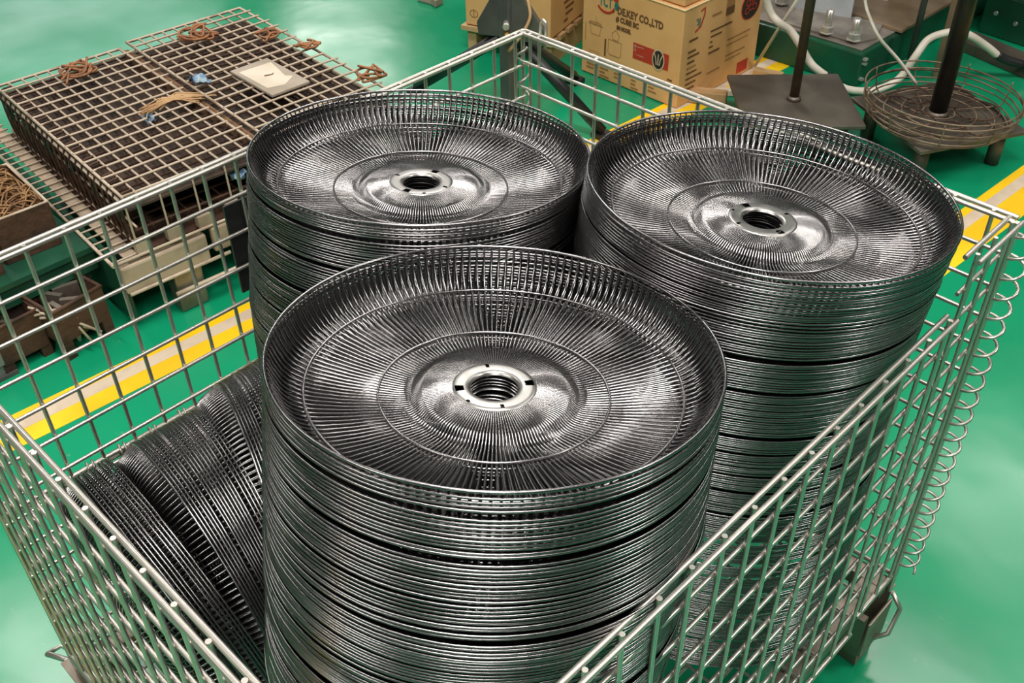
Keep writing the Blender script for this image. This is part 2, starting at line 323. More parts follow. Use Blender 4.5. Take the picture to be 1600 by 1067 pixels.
def stack(c0, n0, n1, drift, sdrift, count, toplabel, label, group, pitch=.0033, gaps=(7, 12), seed=1):
    rg = random.Random(seed); c0 = Vector(c0); s = 0.0; k = 0; left = rg.randint(4, 7); gx = 0.0; gt = Vector((0, 0, 0)); spin = rg.uniform(0, 6)
    while c0.z - s > FLOORZ + .262 * R + .004:
        t = min(1, s / sdrift); dr = Vector((np.interp(s, drift[0], drift[1]), np.interp(s, drift[0], drift[2]), 0))
        n = Vector(n0).lerp(Vector(n1), t) + Vector((rg.uniform(-.003, .003), rg.uniform(-.003, .003), 0)) + gt
        c = c0 + dr - Vector((0, 0, s)) + Vector((rg.uniform(-.0006, .0006) + gx, rg.uniform(-.0006, .0006), 0))
        if k == 0: full_guard(c0, n0, spin, toplabel)
        elif k < count: nested_guard(c, n, spin + (rg.uniform(-.0035, .0035) if k < 8 else rg.uniform(-.007, .007)), (label % ORD[k]) if k < 10 else label % 'deeper than tenth', group)
        else: rest.append((c, n))
        s += (.0058 if k == 0 else pitch * rg.uniform(.86, 1.16)); k += 1; left -= 1
        if left == 0: s += rg.uniform(.0022, .0048); left = rg.randint(*gaps); gx = rg.uniform(-.0012, .0012); gt = Vector((rg.uniform(-.008, .008), rg.uniform(-.008, .008), 0))
stack((.6016, .3647, .9346), (-.0623, .1454, 1), (-.04, .135, 1), ((0, .145, .25, .34), (0, .0264, .0264, .0264), (0, -.047, -.066, -.085)), .145, 76,
      'top wire fan guard of the nearest stack, its whole dish and slotted hub in view', 'wire fan guard nested %s in the nearest upright stack', 'guards nested in the nearest stack', seed=3)
stack((.2268, .5978, .9135), (-.0387, .1172, 1), (-.03, .12, 1), ((0, .19, .35), (0, .003, .003), (0, -.038, -.05)), .19, 64,
      'top wire fan guard of the far left stack, beside the folded rusty cage', 'wire fan guard nested %s in the far left upright stack', 'guards nested in the far left stack', seed=5)
stack((.6194, .8101, .9268), (.0094, .1138, 1), (.01, .11, 1), ((0, .1, .2, .4), (0, -.008, -.012, -.012), (0, -.012, -.018, -.02)), .2, 100,
      'top wire fan guard of the right stack, next to the coil hinged cage corner', 'wire fan guard nested %s in the right upright stack', 'guards nested in the right stack', seed=8)
# the toppled row leaning on edge against the left wall
rows = [((.220, .107, .411), (.05, 1, .178), 10, .0044, (.06, 1, .15)), ((.220, .169, .411), (.109, 1, .074), 18, .0043, (.21, 1, .02)), ((.207, .262, .426), (.338, 1, -.033), 17, .0048, (.30, 1, -.02))]
for gi, (c, n, cnt, pt, n1) in enumerate(rows):
    rg = random.Random(20 + gi); s = 0; nm = ('first', 'middle', 'last')[gi]
    for k in range(cnt):
        nn = Vector(n).lerp(Vector(n1), k / cnt); cc = Vector(c) + Vector((jit(.0006), s, jit(.0006)))
        if k == 0: sp = rg.uniform(0, 6); full_guard(cc, nn, sp, ('wire fan guard standing on edge, closest to the near left mesh wall', 'wire fan guard standing on edge that opens the middle toppled bundle', 'wire fan guard standing on edge with its dish side bared, beside the nearest stack')[gi])
        else: nested_guard(cc, nn, sp + rg.uniform(-.006, .006), ('wire fan guard behind the first of the toppled bundle by the near left wall', 'wire fan guard behind the first of the middle toppled bundle', 'wire fan guard behind the first of the toppled bundle beside the nearest stack')[gi], 'toppled guards, %s bundle' % nm)
        s += pt * rg.uniform(.85, 1.15)
        if k in (5, 13): s += .003
# everything deeper in the three stacks
seg = 64; sd = 5; a = np.linspace(0, 2 * PI, seg, endpoint=False); b = np.linspace(0, 2 * PI, sd, endpoint=False)
tv = np.stack([((R +   .00125 * np.cos(b)[None]) * np.cos(a)[:, None]), ((R +   .00125 * np.cos(b)[None]) * np.sin(a)[:, None]), (  .00125 * np.sin(b)[None] + 0 * a[:, None])], 2).reshape(-1, 3)
idx = np.arange(seg * sd).reshape(seg, sd); ni = np.roll(idx, -1, 0); tf = np.stack([idx, ni, np.roll(ni, -1, 1), np.roll(idx, -1, 1)], 2).reshape(-1, 4)
vs, fs = [], []
for i, (c, n) in enumerate(rest):
    n = np.array(n) / np.linalg.norm(n); x = np.array([1., 0, 0]); x -= n * x.dot(n); x /= np.linalg.norm(x); y = np.cross(n, x)
    vs.append(tv @ np.array([x, y, n]) + np.array(c)); fs.append(tf + i * len(tv))
me = bpy.data.meshes.new('deep_guard_rims'); me.from_pydata(np.concatenate(vs).tolist(), [], np.concatenate(fs).tolist()); me.polygons.foreach_set('use_smooth', [True] * len(me.polygons)); me.materials.append(M['guard'])
tag(link('deep_guard_rims', me), 'wire rims of the many guards deep in the three upright stacks, behind the mesh', 'fan guards', kind='stuff')

# ------------------------------------------------------------------ folded rusty cage at far left
FO = V(-.882, .586, 0); FU = V(-.9975, .07, 0); FV = V(.07, .9975, 0)      # back, right
def fp(u, v, z): return FO + FU * u + FV * v + V(0, 0, z)
fc = thing('folded_wire_cage', 'rusty wire mesh cage folded flat on its beige base, behind the left mesh wall', 'cage')
FT = .35; PW = .0031
def grid_panel(u0, u1, v0, v1, z, pitch, name, seed, over=.012, frame=True, pu=.05, m='rust_zinc'):
    rg = random.Random(seed); mb = MB()
    for z_ in ((z - .001,) if frame else ()):
        mb.tube([fp(u0, v0, z_), fp(u1, v0, z_), fp(u1, v1, z_), fp(u0, v1, z_)], .0042, 6, True)
    p = mb.build(name, m, fc) if frame else link(name, None, fc)
    nu = int(round((u1 - u0) / pu)); nv = int(round((v1 - v0) / pitch))
    for i in range(1, nu):
        u = u0 + (u1 - u0) * i / nu; e = rg.uniform(0, over)
        bar('cross_wire', fp(u + rg.uniform(-.003, .003), v0 - .002, z + .003), fp(u + rg.uniform(-.003, .003), v1 + e, z + .003 + rg.uniform(-.002, .002)), PW, m, p, 6)
    for i in range(1, nv):
        v = v0 + (v1 - v0) * i / nv
        bar('long_wire', fp(u0 - .004, v + rg.uniform(-.002, .002), z - .002), fp(u1 + .004, v + rg.uniform(-.002, .002), z - .002), PW, m, p, 6)
    return p
grid_panel(.02, .79, .05, .405, FT, .0365, 'mesh_panel', 1, .03)
grid_panel(.02, .79, .43, .80, FT + .012, .0365, 'mesh_panel', 2)
grid_panel(.03, .78, .06, .79, FT - .022, .0365, 'mesh_panel', 3, 0, m='rust')  # this layer and the next: shade between panels put into the wire colour
grid_panel(.03, .78, .06, .79, FT - .10, .047, 'mesh_panel', 4, 0, m='rust')
# left side: bent rods, ledge and dark green skirt
sd_ = MB().tube([fp(.01, .055, .215), fp(.80, .055, .215)], .004, 6).tube([fp(.01, .048, FT - .02), fp(.80, .048, FT - .02)], .004, 6).tube([fp(.01, .06, .27), fp(.80, .06, .27)], .003, 6).build('side_rails', 'rust_zinc', fc)
for i in range(22):
    u = .03 + i * .0345
    MB().tube(smooth_path([fp(u, .080, FT + .004), fp(u, .052, FT), fp(u + jit(.004), .044, FT - .03), fp(u + jit(.006), .046, .25), fp(u, .055, .205)], 3), .0028, 5).build('bent_rod', 'rust', sd_)
    if i % 2: MB().box(fp(u + .015, .062, .245), (.022, .004, .055), rz=.07).build('side_tab', 'rust', sd_)
    if i % 4 == 1: MB().box(fp(u + .015, .056, .285), (.020, .003, .045), rz=.07, ).build('green_tab', 'dark_green', sd_)
lg = MB().tube([fp(0, -.02, .2), fp(.90, -.02, .2)], .0045, 6).build('ledge', 'rust_zinc', fc)
MB().box(fp(.45, .030, .196), (.90, .032, .004), rz=-.07).build('ledge_strip', 'beige_steel', lg)
for i in range(26): bar('ledge_wire', fp(.01 + i * .0345, -.022, .203), fp(.012 + i * .0345, .052, .203), .0026, 'rust_zinc', lg, 6)
MB().box(fp(.46, .0, .10), (.88, .012, .17), rz=-.07).build('green_skirt', 'dark_green', fc)
# front: beams, tabs, feet
MB().box(fp(.0, .10, .155), (.022, .22, .075), rz=-.07).build('front_beam', 'beige_steel', fc, .006)
MB().box(fp(.0, .27, .165), (.02, .09, .07), rz=-.07).build('front_beam', 'beige_steel', fc, .006)
MB().box(fp(.0, .48, .165), (.022, .30, .07), rz=-.07).build('front_beam', 'beige_steel', fc, .006)
MB().tube([fp(-.012, -.005, .118), fp(-.012, .26, .118)], .005, 6).build('front_lip', 'rust_zinc', fc)
MB().tube([fp(-.004, -.01, .205), fp(-.004, .80, .205)], .004, 6).build('front_rail', 'rust_zinc', fc)
for v in (.145, .40, .70):
    MB().box(fp(.02, v, .06), (.05, .075, .12), rz=-.07).build('foot', 'dull_zinc', fc, .006)
    MB().box(fp(.70, v, .06), (.05, .075, .12), rz=-.07).build('foot', 'dull_zinc', fc, .006)
MB().tube([fp(-.015, .10, .068), fp(-.015, .46, .068)], .006, 6).build('foot_rail', 'rust_zinc', fc)
MB().box(fp(.42, .42, .19), (.80, .74, .012), rz=-.07).build('base_sheet', 'rust', fc)
MB().box(fp(.41, .425, FT - .036), (.79, .755, .006), rz=-.07).build('shade_sheet', 'inner_shade', fc)  # added dark sheet that paints the shade below the top panels
for i in range(9):
    MB().box(fp(.008, .06 + i * .08, .222), (.02, .035, .03), rz=-.07).build('front_tab', 'beige_steel', fc)
    bar('front_wire', fp(.012, .05 + i * .085, .2), fp(.018, .05 + i * .085, FT), .0028, 'rust_zinc', fc, 6)
MB().box(fp(.40, .418, FT - .028), (.76, .016, .045), rz=-.07).build('rust_crust', 'rust_brown', fc)
# things lying on it
def tie(c, r, seed, label, m='rust_orange', n=3):
    rg = random.Random(seed); mb = MB()
    for k in range(n):
        pts = [V(c[0] + rg.uniform(-r, r), c[1] + rg.uniform(-r, r), c[2] + rg.uniform(.002, .022)) for _ in range(7)]
        mb.tube(smooth_path(pts, 5), .0034, 5)
    a0 = rg.uniform(0, 6)
    mb.tube([V(c[0] + r * .9 * math.cos(a0 + t), c[1] + r * .9 * math.sin(a0 + t) * .8, c[2] + .012) for t in np.linspace(0, 5.2, 20)], .0036, 5)
    tag(mb.build('wire_tie', m), label, 'wire')
tie(fp(.70, .24, FT + .006), .055, 1, 'orange rusty wire tangle on the far corner of the left folded panel')
tie(fp(.67, .585, FT + .018), .055, 2, 'orange rusty wire loop on the far edge of the right folded panel')
tie(fp(.52, .74, FT + .018), .036, 3, 'small red-brown wire twist near the right edge of the folded cage', n=2)
tie(fp(.38, .785, FT + .018), .034, 4, 'small rusty wire twist at the middle of the folded cage right edge', n=2)
tie(fp(.11, .80, FT + .018), .04, 5, 'rusty wire twist on the folded cage next to the far left guard stack', n=2)
tie(fp(.055, .47, FT - .08), .05, 6, 'orange rusty wire tangle under the front edge of the folded cage', n=4)
mb = MB()
for k in range(16): mb.tube([fp(.36 + jit(.02), .29 + jit(.03), FT + .006 + jit(.004)), fp(.38 + jit(.02), .36 + jit(.03), FT + .010), fp(.33 + jit(.02), .43 + jit(.03), FT + .006 + jit(.004))], .0022, 4)
tag(mb.build('straw_tie', 'wood'), 'frayed orange-tan strap lying across the left folded panel', 'strap')
def rag(c, s, seed, label):
    rg = random.Random(seed); n = 7; v = []; f = []
    for i in range(n):
        for j in range(n): v.append(V(c[0] + (i / 6 - .5) * s + rg.uniform(-.006, .006), c[1] + (j / 6 - .5) * s * .7 + rg.uniform(-.006, .006), c[2] + rg.uniform(.0, .022)))
    f = [(i * n + j, (i + 1) * n + j, (i + 1) * n + j + 1, i * n + j + 1) for i in range(n - 1) for j in range(n - 1)]
    o = MB().add(v, f, True).build('rag', 'rag'); m = o.modifiers.new('cloth', 'SOLIDIFY'); m.thickness = .002; tag(o, label, 'rag')
rag(fp(.33, .27, FT - .01), .032, 1, 'small blue-green rag scrap in the left folded panel'); rag(fp(.40, .455, FT + .014), .055, 2, 'crumpled blue-white rag at the gap between the folded panels')
rag(fp(.03, .34, FT - .07), .045, 3, 'pale blue rag scrap hanging at the front of the folded cage')
bd = thing('board_with_paper', 'pale square board with a cream paper sheet on the folded cage', 'board', fp(.283, .60, FT + .019), -.04)
MB().box((0, 0, .004), (.205, .118, .008)).build('board', 'pale_wood', bd, .002)
MB().add([(-.075, -.048, .0085), (.06, -.045, .0085), (.075, .0, .0085), (.045, .046, .0085), (.03, .03, .0085), (-.07, .05, .0085)], [(0, 1, 2, 3, 4, 5)]).build('paper_sheet', 'paper', bd)
MB().tube([(-.005, -.012, .0105), (.002, .008, .0105), (-.002, .014, .0105)], .0012, 5).build('pen_mark', 'print_brown', bd)

# ------------------------------------------------------------------ rusty bins left of it
def wire_bin(c, sx, sy, h, rz, label, seed, group=None):
    b = thing('scrap_bin', label, 'bin', c, rz); rg = random.Random(seed)
    t = .006
    MB().box((0, 0, t / 2), (sx, sy, t)).box((sx / 2, 0, h / 2), (t, sy, h)).box((-sx / 2, 0, h / 2), (t, sy, h)).box((0, sy / 2, h / 2), (sx, t, h)).box((0, -sy / 2, h / 2), (sx, t, h)).build('bin_body', 'rust', b)
    MB().tube([(sx / 2, sy / 2, h), (-sx / 2, sy / 2, h), (-sx / 2, -sy / 2, h), (sx / 2, -sy / 2, h)], .0045, 6, True).build('bin_lip', 'rust_zinc', b)
    mb = MB()
    for k in range(150):
        x, y, z, q = rg.uniform(-.42, .42) * sx, rg.uniform(-.42, .42) * sy, h * rg.uniform(.7, 1.02), rg.uniform(0, PI)
        L_ = rg.uniform(.02, .06); pts = []
        for u in (-1, -.3, .3, 1):
            px_, py_ = x + math.cos(q) * L_ * u, y + math.sin(q) * L_ * u
            pts.append(V(max(-sx / 2 + .008, min(sx / 2 - .008, px_)), max(-sy / 2 + .008, min(sy / 2 - .008, py_)), z + .012 * (1 - u * u) + rg.uniform(-.006, .006)))
        mb.tube(smooth_path(pts, 2), .0024, 4)
    mb.box((0, 0, h * .35), (sx * .94, sy * .94, h * .66))
    o = mb.build('wire_scrap', 'straw', b); o['kind'] = 'stuff'; return b
rack = thing('bin_rack', 'dark steel rack carrying the rusty scrap bins, left edge behind the cage', 'rack', (-1.22, .40, 0))
for x, y in ((-.18, -.16), (.16, -.16), (-.18, .15), (.16, .15)): MB().box((x, y, .09), (.03, .03, .18)).build('rack_leg', 'dark_grey', rack)
MB().box((0, 0, .186), (.42, .36, .014)).build('rack_shelf', 'dark_green', rack); MB().box((.19, 0, .150), (.02, .36, .05)).build('rack_front_rail', 'dark_green', rack)
wire_bin((-1.20, .475, .194), .24, .13, .115, -.06, 'rusty open bin of brown wire scrap beside the folded cage ledge', 1)
wire_bin((-1.19, .315, .194), .26, .15, .105, -.06, 'rusty open bin of brown wire scrap, cut by the left picture edge', 2)
def steel_box(c, sx, sy, h, rz, label, legs=0):
    b = thing('steel_box', label, 'box', c, rz); t = .006
    MB().box((0, 0, t / 2 + legs), (sx, sy, t)).box((sx / 2, 0, h / 2 + legs), (t, sy, h)).box((-sx / 2, 0, h / 2 + legs), (t, sy, h)).box((0, sy / 2, h / 2 + legs), (sx, t, h)).box((0, -sy / 2, h / 2 + legs), (sx, t, h)).build('box_body', 'rust', b)
    MB().tube([(sx / 2, sy / 2, h + legs), (-sx / 2, sy / 2, h + legs), (-sx / 2, -sy / 2, h + legs), (sx / 2, -sy / 2, h + legs)], .006, 6, True).build('box_lip', 'rust', b)
    for k in range(4):
        MB().box(((-1) ** k * .03, -.03 + .02 * k, .05 + legs), (.06, .012, .05), rz=.4 * k).build('iron_piece', 'dull_zinc', b)
    if legs:
        for x in (-1, 1):
            for y in (-1, 1): MB().box((x * sx * .42, y * sy * .42, legs / 2), (.025, .025, legs)).build('leg', 'rust', b)
    return b
steel_box((-.98, .462, 0), .13, .13, .09, .15, 'dark brown open steel box of iron pieces under the folded cage corner', .05)
steel_box((-1.03, .335, 0), .14, .11, .10, .05, 'dark rusty open steel box on the floor by the grey cabinet', .03)
stk = MB()
for k in range(7): stk.tube([(-.955 + jit(.02), .40 + jit(.02), .13 + jit(.02)), (-.93 + jit(.02), .44 + jit(.02), .10 + jit(.02)), (-.905 + jit(.03), .47 + jit(.03), .04 + jit(.02))], .0035, 5)
tag(stk.build('twig_bundle', 'rust_zinc'), 'loose bent pale rods hanging over the dark steel boxes', 'rods')
cb = thing('grey_cabinet', 'grey-green sheet metal cabinet corner at the left picture edge', 'cabinet', (-1.03, .235, 0))
MB().box((-.03, 0, .085), (.20, .12, .17)).build('cabinet_body', 'cabinet', cb, .004); MB().box((.073, 0, .095), (.006, .10, .12)).build('cabinet_door', 'cabinet', cb, .002); MB().box((-.03, 0, .005), (.22, .14, .010)).build('plinth', 'dark_grey', cb)

# ------------------------------------------------------------------ cardboard boxes
def text(body, size, Mx, m, parent, name='printed_text', align='LEFT', bold=0.0, sx=1.0):
    c = bpy.data.curves.new(name, 'FONT'); c.body = body; c.size = size; c.align_x = align; c.align_y = 'CENTER'; c.offset = bold; c.resolution_u = 2
    o = bpy.data.objects.new(name, c); COL.objects.link(o); me = bpy.data.meshes.new_from_object(o); bpy.data.objects.remove(o); bpy.data.curves.remove(c)
    me.materials.clear(); me.materials.append(M[m]); me.name = name
    for v in me.vertices: v.co.x *= sx
    t = link(name, me, parent); t.matrix_local = Mx; return t
def face_mx(o, ux, h, s):
    """frame on a vertical face; text runs along ux"""
    ux = Vector(ux).normalized(); uz = V(0, 0, 1); un = ux.cross(uz)
    m = Matrix(((ux.x, uz.x, un.x), (ux.y, uz.y, un.y), (ux.z, uz.z, un.z))).to_4x4(); m.translation = Vector(o) + ux * s + uz * h + un * .0012; return m
def flat(poly, Mx, m, parent, name='print_patch'):
    o = MB().add([(x, y, 0) for x, y in poly], [tuple(range(len(poly)))]).build(name, m, parent); o.matrix_local = Mx; return o
def ell(cx, cy, a, b, n=24, t0=0, t1=2 * PI): return [(cx + a * math.cos(t0 + (t1 - t0) * i / n), cy + b * math.sin(t0 + (t1 - t0) * i / n)) for i in range(n if t1 - t0 > 6.28 else n + 1)]
def stroke(pts, wd, Mx, m, parent, name='print_line', closed=False):
    n = len(pts); L_, R_ = [], []
    for i in range(n):
        a = pts[(i - 1) % n] if (i or closed) else pts[i]; b = pts[(i + 1) % n] if (i < n - 1 or closed) else pts[i]
        dx, dy = b[0] - a[0], b[1] - a[1]; l = math.hypot(dx, dy) or 1; L_.append((pts[i][0] - dy / l * wd, pts[i][1] + dx / l * wd, 0)); R_.append((pts[i][0] + dy / l * wd, pts[i][1] - dx / l * wd, 0))
    q = n if closed else n - 1
    o = MB().add(L_ + R_, [(i, n + i, n + (i + 1) % n, (i + 1) % n) for i in range(q)]).build(name, m, parent); o.matrix_local = Mx; return o
N0 = V(-.644, 2.395, 0); A_ = V(-.9998, .02, 0); B_ = V(.02, .9998, 0); BW, BD, BH = .42, .43, .33
big = thing('cardboard_box', 'large printed cardboard box with a red label, behind the far cage corner', 'box', N0)
bx = MB().prism([(0, 0), (BW, 0), (BW, BD), (0, BD)], (0, 0, .002), A_, B_, (0, 0, 1), BH).build('box_body', 'card', big, .004)
MB().tube([A_ * BW - B_ * .0 + V(0, 0, BH), V(0, 0, BH), B_ * BD + V(0, 0, BH)], .0035, 5).build('top_crease', 'card_edge', big)
LX = -A_                                                             # left face text runs towards the near corner
LF = lambda s, h: face_mx((0, 0, 0), LX, h, -s)
RF = lambda s, h: face_mx((0, 0, 0), B_, h, s)
text('TCT', .048, LF(.348, .272), 'print_green', big, 'logo_letters', bold=.0012, sx=.62)
stroke(ell(.0, .0, .038, .030, 14, PI + .5, 2 * PI - .3), .004, LF(.318, .268), 'print_red', big, 'logo_arc'); flat(ell(.046, .002, .010, .014, 12), LF(.318, .268), 'print_green', big, 'logo_dot'); flat(ell(.042, .022, .012, .007, 12), LF(.318, .268), 'print_red', big, 'logo_dot')
flat(ell(0, 0, .0035, .0035, 8), LF(.284, .249), 'print_brown', big, 'logo_dot')
text('DE.KEY CO.,LTD', .0335, LF(.268, .2575), 'print_brown', big, bold=.0014, sx=.78)
text('# CUBE BC', .024, LF(.272, .229), 'print_brown', big, bold=.0014, sx=.82)
text('BM MODEL', .018, LF(.268, .201), 'print_brown', big, bold=.0014, sx=.68)
flat([(-.074, -.027), (.074, -.027), (.074, .027), (-.074, .027)], LF(.119, .146), 'print_red', big, 'red_label')
for k, (bod, sz) in enumerate((('@ o===', .012), ('(%', .011), ('- ~~ ooooo', .009))): 
    m_ = LF(.190, .163 - .014 * k); m_.translation += V(0, -.0006, 0); text(bod, sz, m_, 'print_cream', big, 'label_text')
m_ = LF(.086, .145); m_.translation += V(0, -.0008, 0); flat(ell(0, 0, .0255, .036, 28), m_, 'print_cream', big, 'emblem_rim')
m_ = LF(.086, .145); m_.translation += V(0, -.0014, 0); flat(ell(0, 0, .0215, .031, 28), m_, 'print_black', big, 'emblem_disc')
m_ = LF(.086, .145); m_.translation += V(0, -.0020, 0)
for q in (-.5, 0, .5): stroke([(q * .012, -.018), (q * .02, .004), (q * .034, .019)], .0017, m_, 'print_cream', big, 'emblem_leaf')
m_ = LF(.055, .138); m_.translation += V(0, -.0006, 0); text(':', .022, m_, 'print_black', big, 'label_text')
for pts, s, h in (([(-.026, .012), (-.018, -.024), (.018, -.024), (.026, .012)], .36, .174), ([(-.032, .010), (.032, .010), (.022, .018), (-.022, .018)], .36, .174), ([(-.012, -.016), (-.016, .004), (0, .018), (.016, .004), (.012, -.016)], .271, .172), ([(-.028, .03), (-.028, -.016), (-.02, -.022), (.02, -.022), (.028, -.016), (.028, .03)], .273, .122), ([(-.02, .03), (-.02, -.03), (.02, -.03), (.02, .03)], .362, .06), ([(-.012, .012), (-.012, -.05)], .392, .17)):
    stroke(pts, .0011, LF(s, h), 'print_faint', big, 'pictogram', True if len(pts) > 2 else False)
text('I: ...', .03, LF(.36, .205), 'print_faint', big, 'pictogram', sx=.3); text('~ ~', .018, LF(.272, .150), 'print_faint', big, 'pictogram', sx=.5)
flat([(-.0035, -.03), (.0035, -.03), (.0035, .03), (-.0035, .03)], LF(.314, .118), 'print_brown', big, 'print_bar')
for s, rows_ in ((.395, 4), (.335, 5), (.270, 4), (.195, 5), (.120, 4)):
    for k in range(rows_): 
        wd = random.uniform(.018, .045); flat([(0, -.003), (wd, -.003), (wd, .003), (0, .003)], LF(s, .068 - .0135 * k), 'print_faint', big, 'print_row')
flat([(0, 0), (.02, 0), (.02, .006), (0, .006)], LF(.045, .088), 'print_brown', big, 'print_row')
# right face
stroke([(.03, .03), (.05, .036), (.05, .015), (.035, -.02), (.008, -.032)], .0035, RF(.055, .275), 'print_red', big, 'logo_arc'); text('\'3J', .030, RF(.065, .272), 'print_green', big, 'logo_letters', bold=.001, sx=.8)
for s, h, wd, hh, m in ((.147, .271, .05, .007, 'print_faint'), (.147, .219, .115, .006, 'print_brown'), (.150, .200, .06, .006, 'print_brown'), (.150, .182, .012, .006, 'print_brown'), (.146, .165, .022, .006, 'print_brown'), (.146, .145, .06, .007, 'print_brown'), (.036, .220, .046, .007, 'print_brown'), (.036, .182, .04, .007, 'print_brown'), (.036, .165, .06, .007, 'print_brown'), (.036, .146, .038, .007, 'print_brown'), (.036, .127, .05, .006, 'print_faint'), (.036, .109, .055, .006, 'print_brown'), (.036, .090, .085, .006, 'print_brown'), (.036, .072, .055, .006, 'print_brown'), (.036, .054, .05, .006, 'print_brown'), (.245, .160, .13, .005, 'print_faint'), (.245, .142, .12, .004, 'print_faint'), (.245, .104, .11, .005, 'print_faint'), (.245, .088, .09, .004, 'print_faint'), (.15, .074, .07, .005, 'print_faint')):
    flat([(0, -hh / 2), (wd, -hh / 2), (wd, hh / 2), (0, hh / 2)], RF(s, h), m, big, 'print_row')
flat([(-.022, -.02), (.022, -.02), (.022, .06), (-.022, .06)], RF(.243, .275), 'print_faint', big, 'print_patch'); m_ = RF(.243, .262); m_.translation += V(.0006, 0, 0); flat([(-.022, -.012), (.022, -.012), (.022, .014), (-.022, .014)], m_, 'print_brown', big, 'print_patch')
flat(ell(0, 0, .052, .048, 28), RF(.359, .246), 'print_red', big, 'round_stamp'); m_ = RF(.359, .246); m_.translation += V(.0008, 0, 0); flat(ell(0, 0, .048, .044, 28), m_, 'print_black', big, 'round_stamp')
m_ = RF(.359, .246); m_.translation += V(.0016, 0, 0)
for x, y in ((-.018, .012), (.012, .018), (0, -.006), (.02, -.008), (-.02, -.014)): stroke(ell(x, y, .011, .010, 12), .002, m_, 'print_red', big, 'stamp_mark', True)
flat([(-.03, -.02), (.03, -.02), (.03, .02), (-.03, .02)], RF(.352, .035), 'print_red', big, 'print_patch')
up = thing('cardboard_box', 'plain cardboard box stacked on top of the large printed box', 'box', N0 + A_ * .012 + B_ * .012 + V(0, 0, BH + .0045))
MB().prism([(0, 0), (BW - .02, 0), (BW - .02, BD - .02), (0, BD - .02)], (0, 0, 0), A_, B_, (0, 0, 1), .26).build('box_body', 'card', up, .004)
MB().tube([A_ * (BW - .02) + V(0, 0, .26), V(0, 0, .26), B_ * (BD - .02) + V(0, 0, .26)], .003, 5).build('top_crease', 'card_edge', up)
# second box on a pallet
N2 = V(-1.158, 2.345, .1); A2 = V(-.957, -.29, 0); B2 = V(-.29, .957, 0)
b2 = thing('cardboard_box', 'tan cardboard box on a wooden pallet behind the dark tripod', 'box', N2)
MB().prism([(0, 0), (.335, 0), (.335, .30), (0, .30)], (0, 0, .001), A2, B2, (0, 0, 1), .36).build('box_body', 'card', b2, .004)
m2 = lambda s, h: face_mx((0, 0, 0), -A2, h, -s)
stroke(ell(0, 0, .016, .013, 16), .0016, m2(.30, .045), 'print_faint', b2, 'print_mark', True); stroke([(0, -.012), (0, .016)], .0016, m2(.30, .045), 'print_faint', b2, 'print_mark')
stroke(ell(0, 0, .014, .018, 16), .0016, m2(.09, .05), 'print_faint', b2, 'print_mark', True)
for k in range(12):
    wd = random.uniform(.03, .09); flat([(0, -.004), (wd, -.004), (wd, .004), (0, .004)], face_mx((0, 0, 0), B2, .03 + .022 * k, .10 + random.uniform(0, .02)), 'print_brown', b2, 'print_row')
pa = thing('wooden_pallet', 'wooden pallet under the tan cardboard box', 'pallet', N2 - V(0, 0, .1))
for k in range(5): MB().prism([(-.012, k * .068 - .01), (.35, k * .068 - .01), (.35, .035 + k * .068), (-.012, .035 + k * .068)], (0, 0, .082), A2, B2, (0, 0, 1), .016).build('deck_board', 'wood', pa)
for k in range(3): MB().prism([(.0 + k * .15, .01), (.035 + k * .15, .01), (.035 + k * .15, .30), (.0 + k * .15, .30)], (0, 0, .0), A2, B2, (0, 0, 1), .082).build('bearer', 'wood', pa)

# ------------------------------------------------------------------ dark tripod stand by the boxes
tp = thing('tripod_stand', 'dark grey steel tripod stand with gusset plates behind the far cage corner', 'stand', (-1.0, 2.0, 0))
TP = lambda x, y, z: V(x + 1.0, y - 2.0, z)
ap = TP(-.945, 1.93, .33)
MB().box(ap + V(0, 0, -.10), (.042, .042, .50)).build('column', 'dark_grey', tp, .004)
MB().cyl(ap + V(0, 0, .14), ap + V(0, 0, .42), .017).build('spindle', 'dark_grey', tp)
for e in (TP(-1.36, 1.90, .02), TP(-.70, 2.09, .02), TP(-1.02, 2.32, .02)):
    d = (e - ap); d.z = 0; d.normalize(); st = ap + d * .03 + V(0, 0, -.03)
    leg = MB().tube([st, e], .019, 4).build('leg', 'black', tp); MB().box(e - V(0, 0, .012), (.05, .05, .016)).build('foot_pad', 'black', leg)
    side = V(-d.y, d.x, 0)
    MB().prism([(.0, .10), (.035, .12), (.115, .0), (.11, -.04), (.0, -.02)], ap - side * .015, d, V(0, 0, 1), side, .03).build('gusset_plate', 'dark_grey', tp, .003)
MB().cyl(ap + V(.030, -.035, .005), ap + V(.055, -.06, .005), .013, 6).build('clamp_knob', 'brass', tp); MB().cyl(ap + V(.012, -.020, .03), ap + V(.035, -.045, .03), .010, 8).build('clamp_bolt', 'bolt', tp)
MB().tube(smooth_path([ap + V(.05, .03, .10), ap + V(.07, .02, .05), ap + V(.06, -.01, .0), ap + V(.03, -.03, -.05)], 5), .005, 6).build('strap', 'wood', tp)
wd = MB().prism([(0, 0), (.07, .01), (.11, .0), (.10, .05), (.05, .04), (.0, .06)], (-1.97, 2.44, 0), (1, 0, 0), (0, 1, 0), (0, 0, 1), .03).build('wood_offcut', 'pale_wood', None, .004)
tag(wd, 'broken pale wood offcut lying on the green floor at the top edge', 'wood')
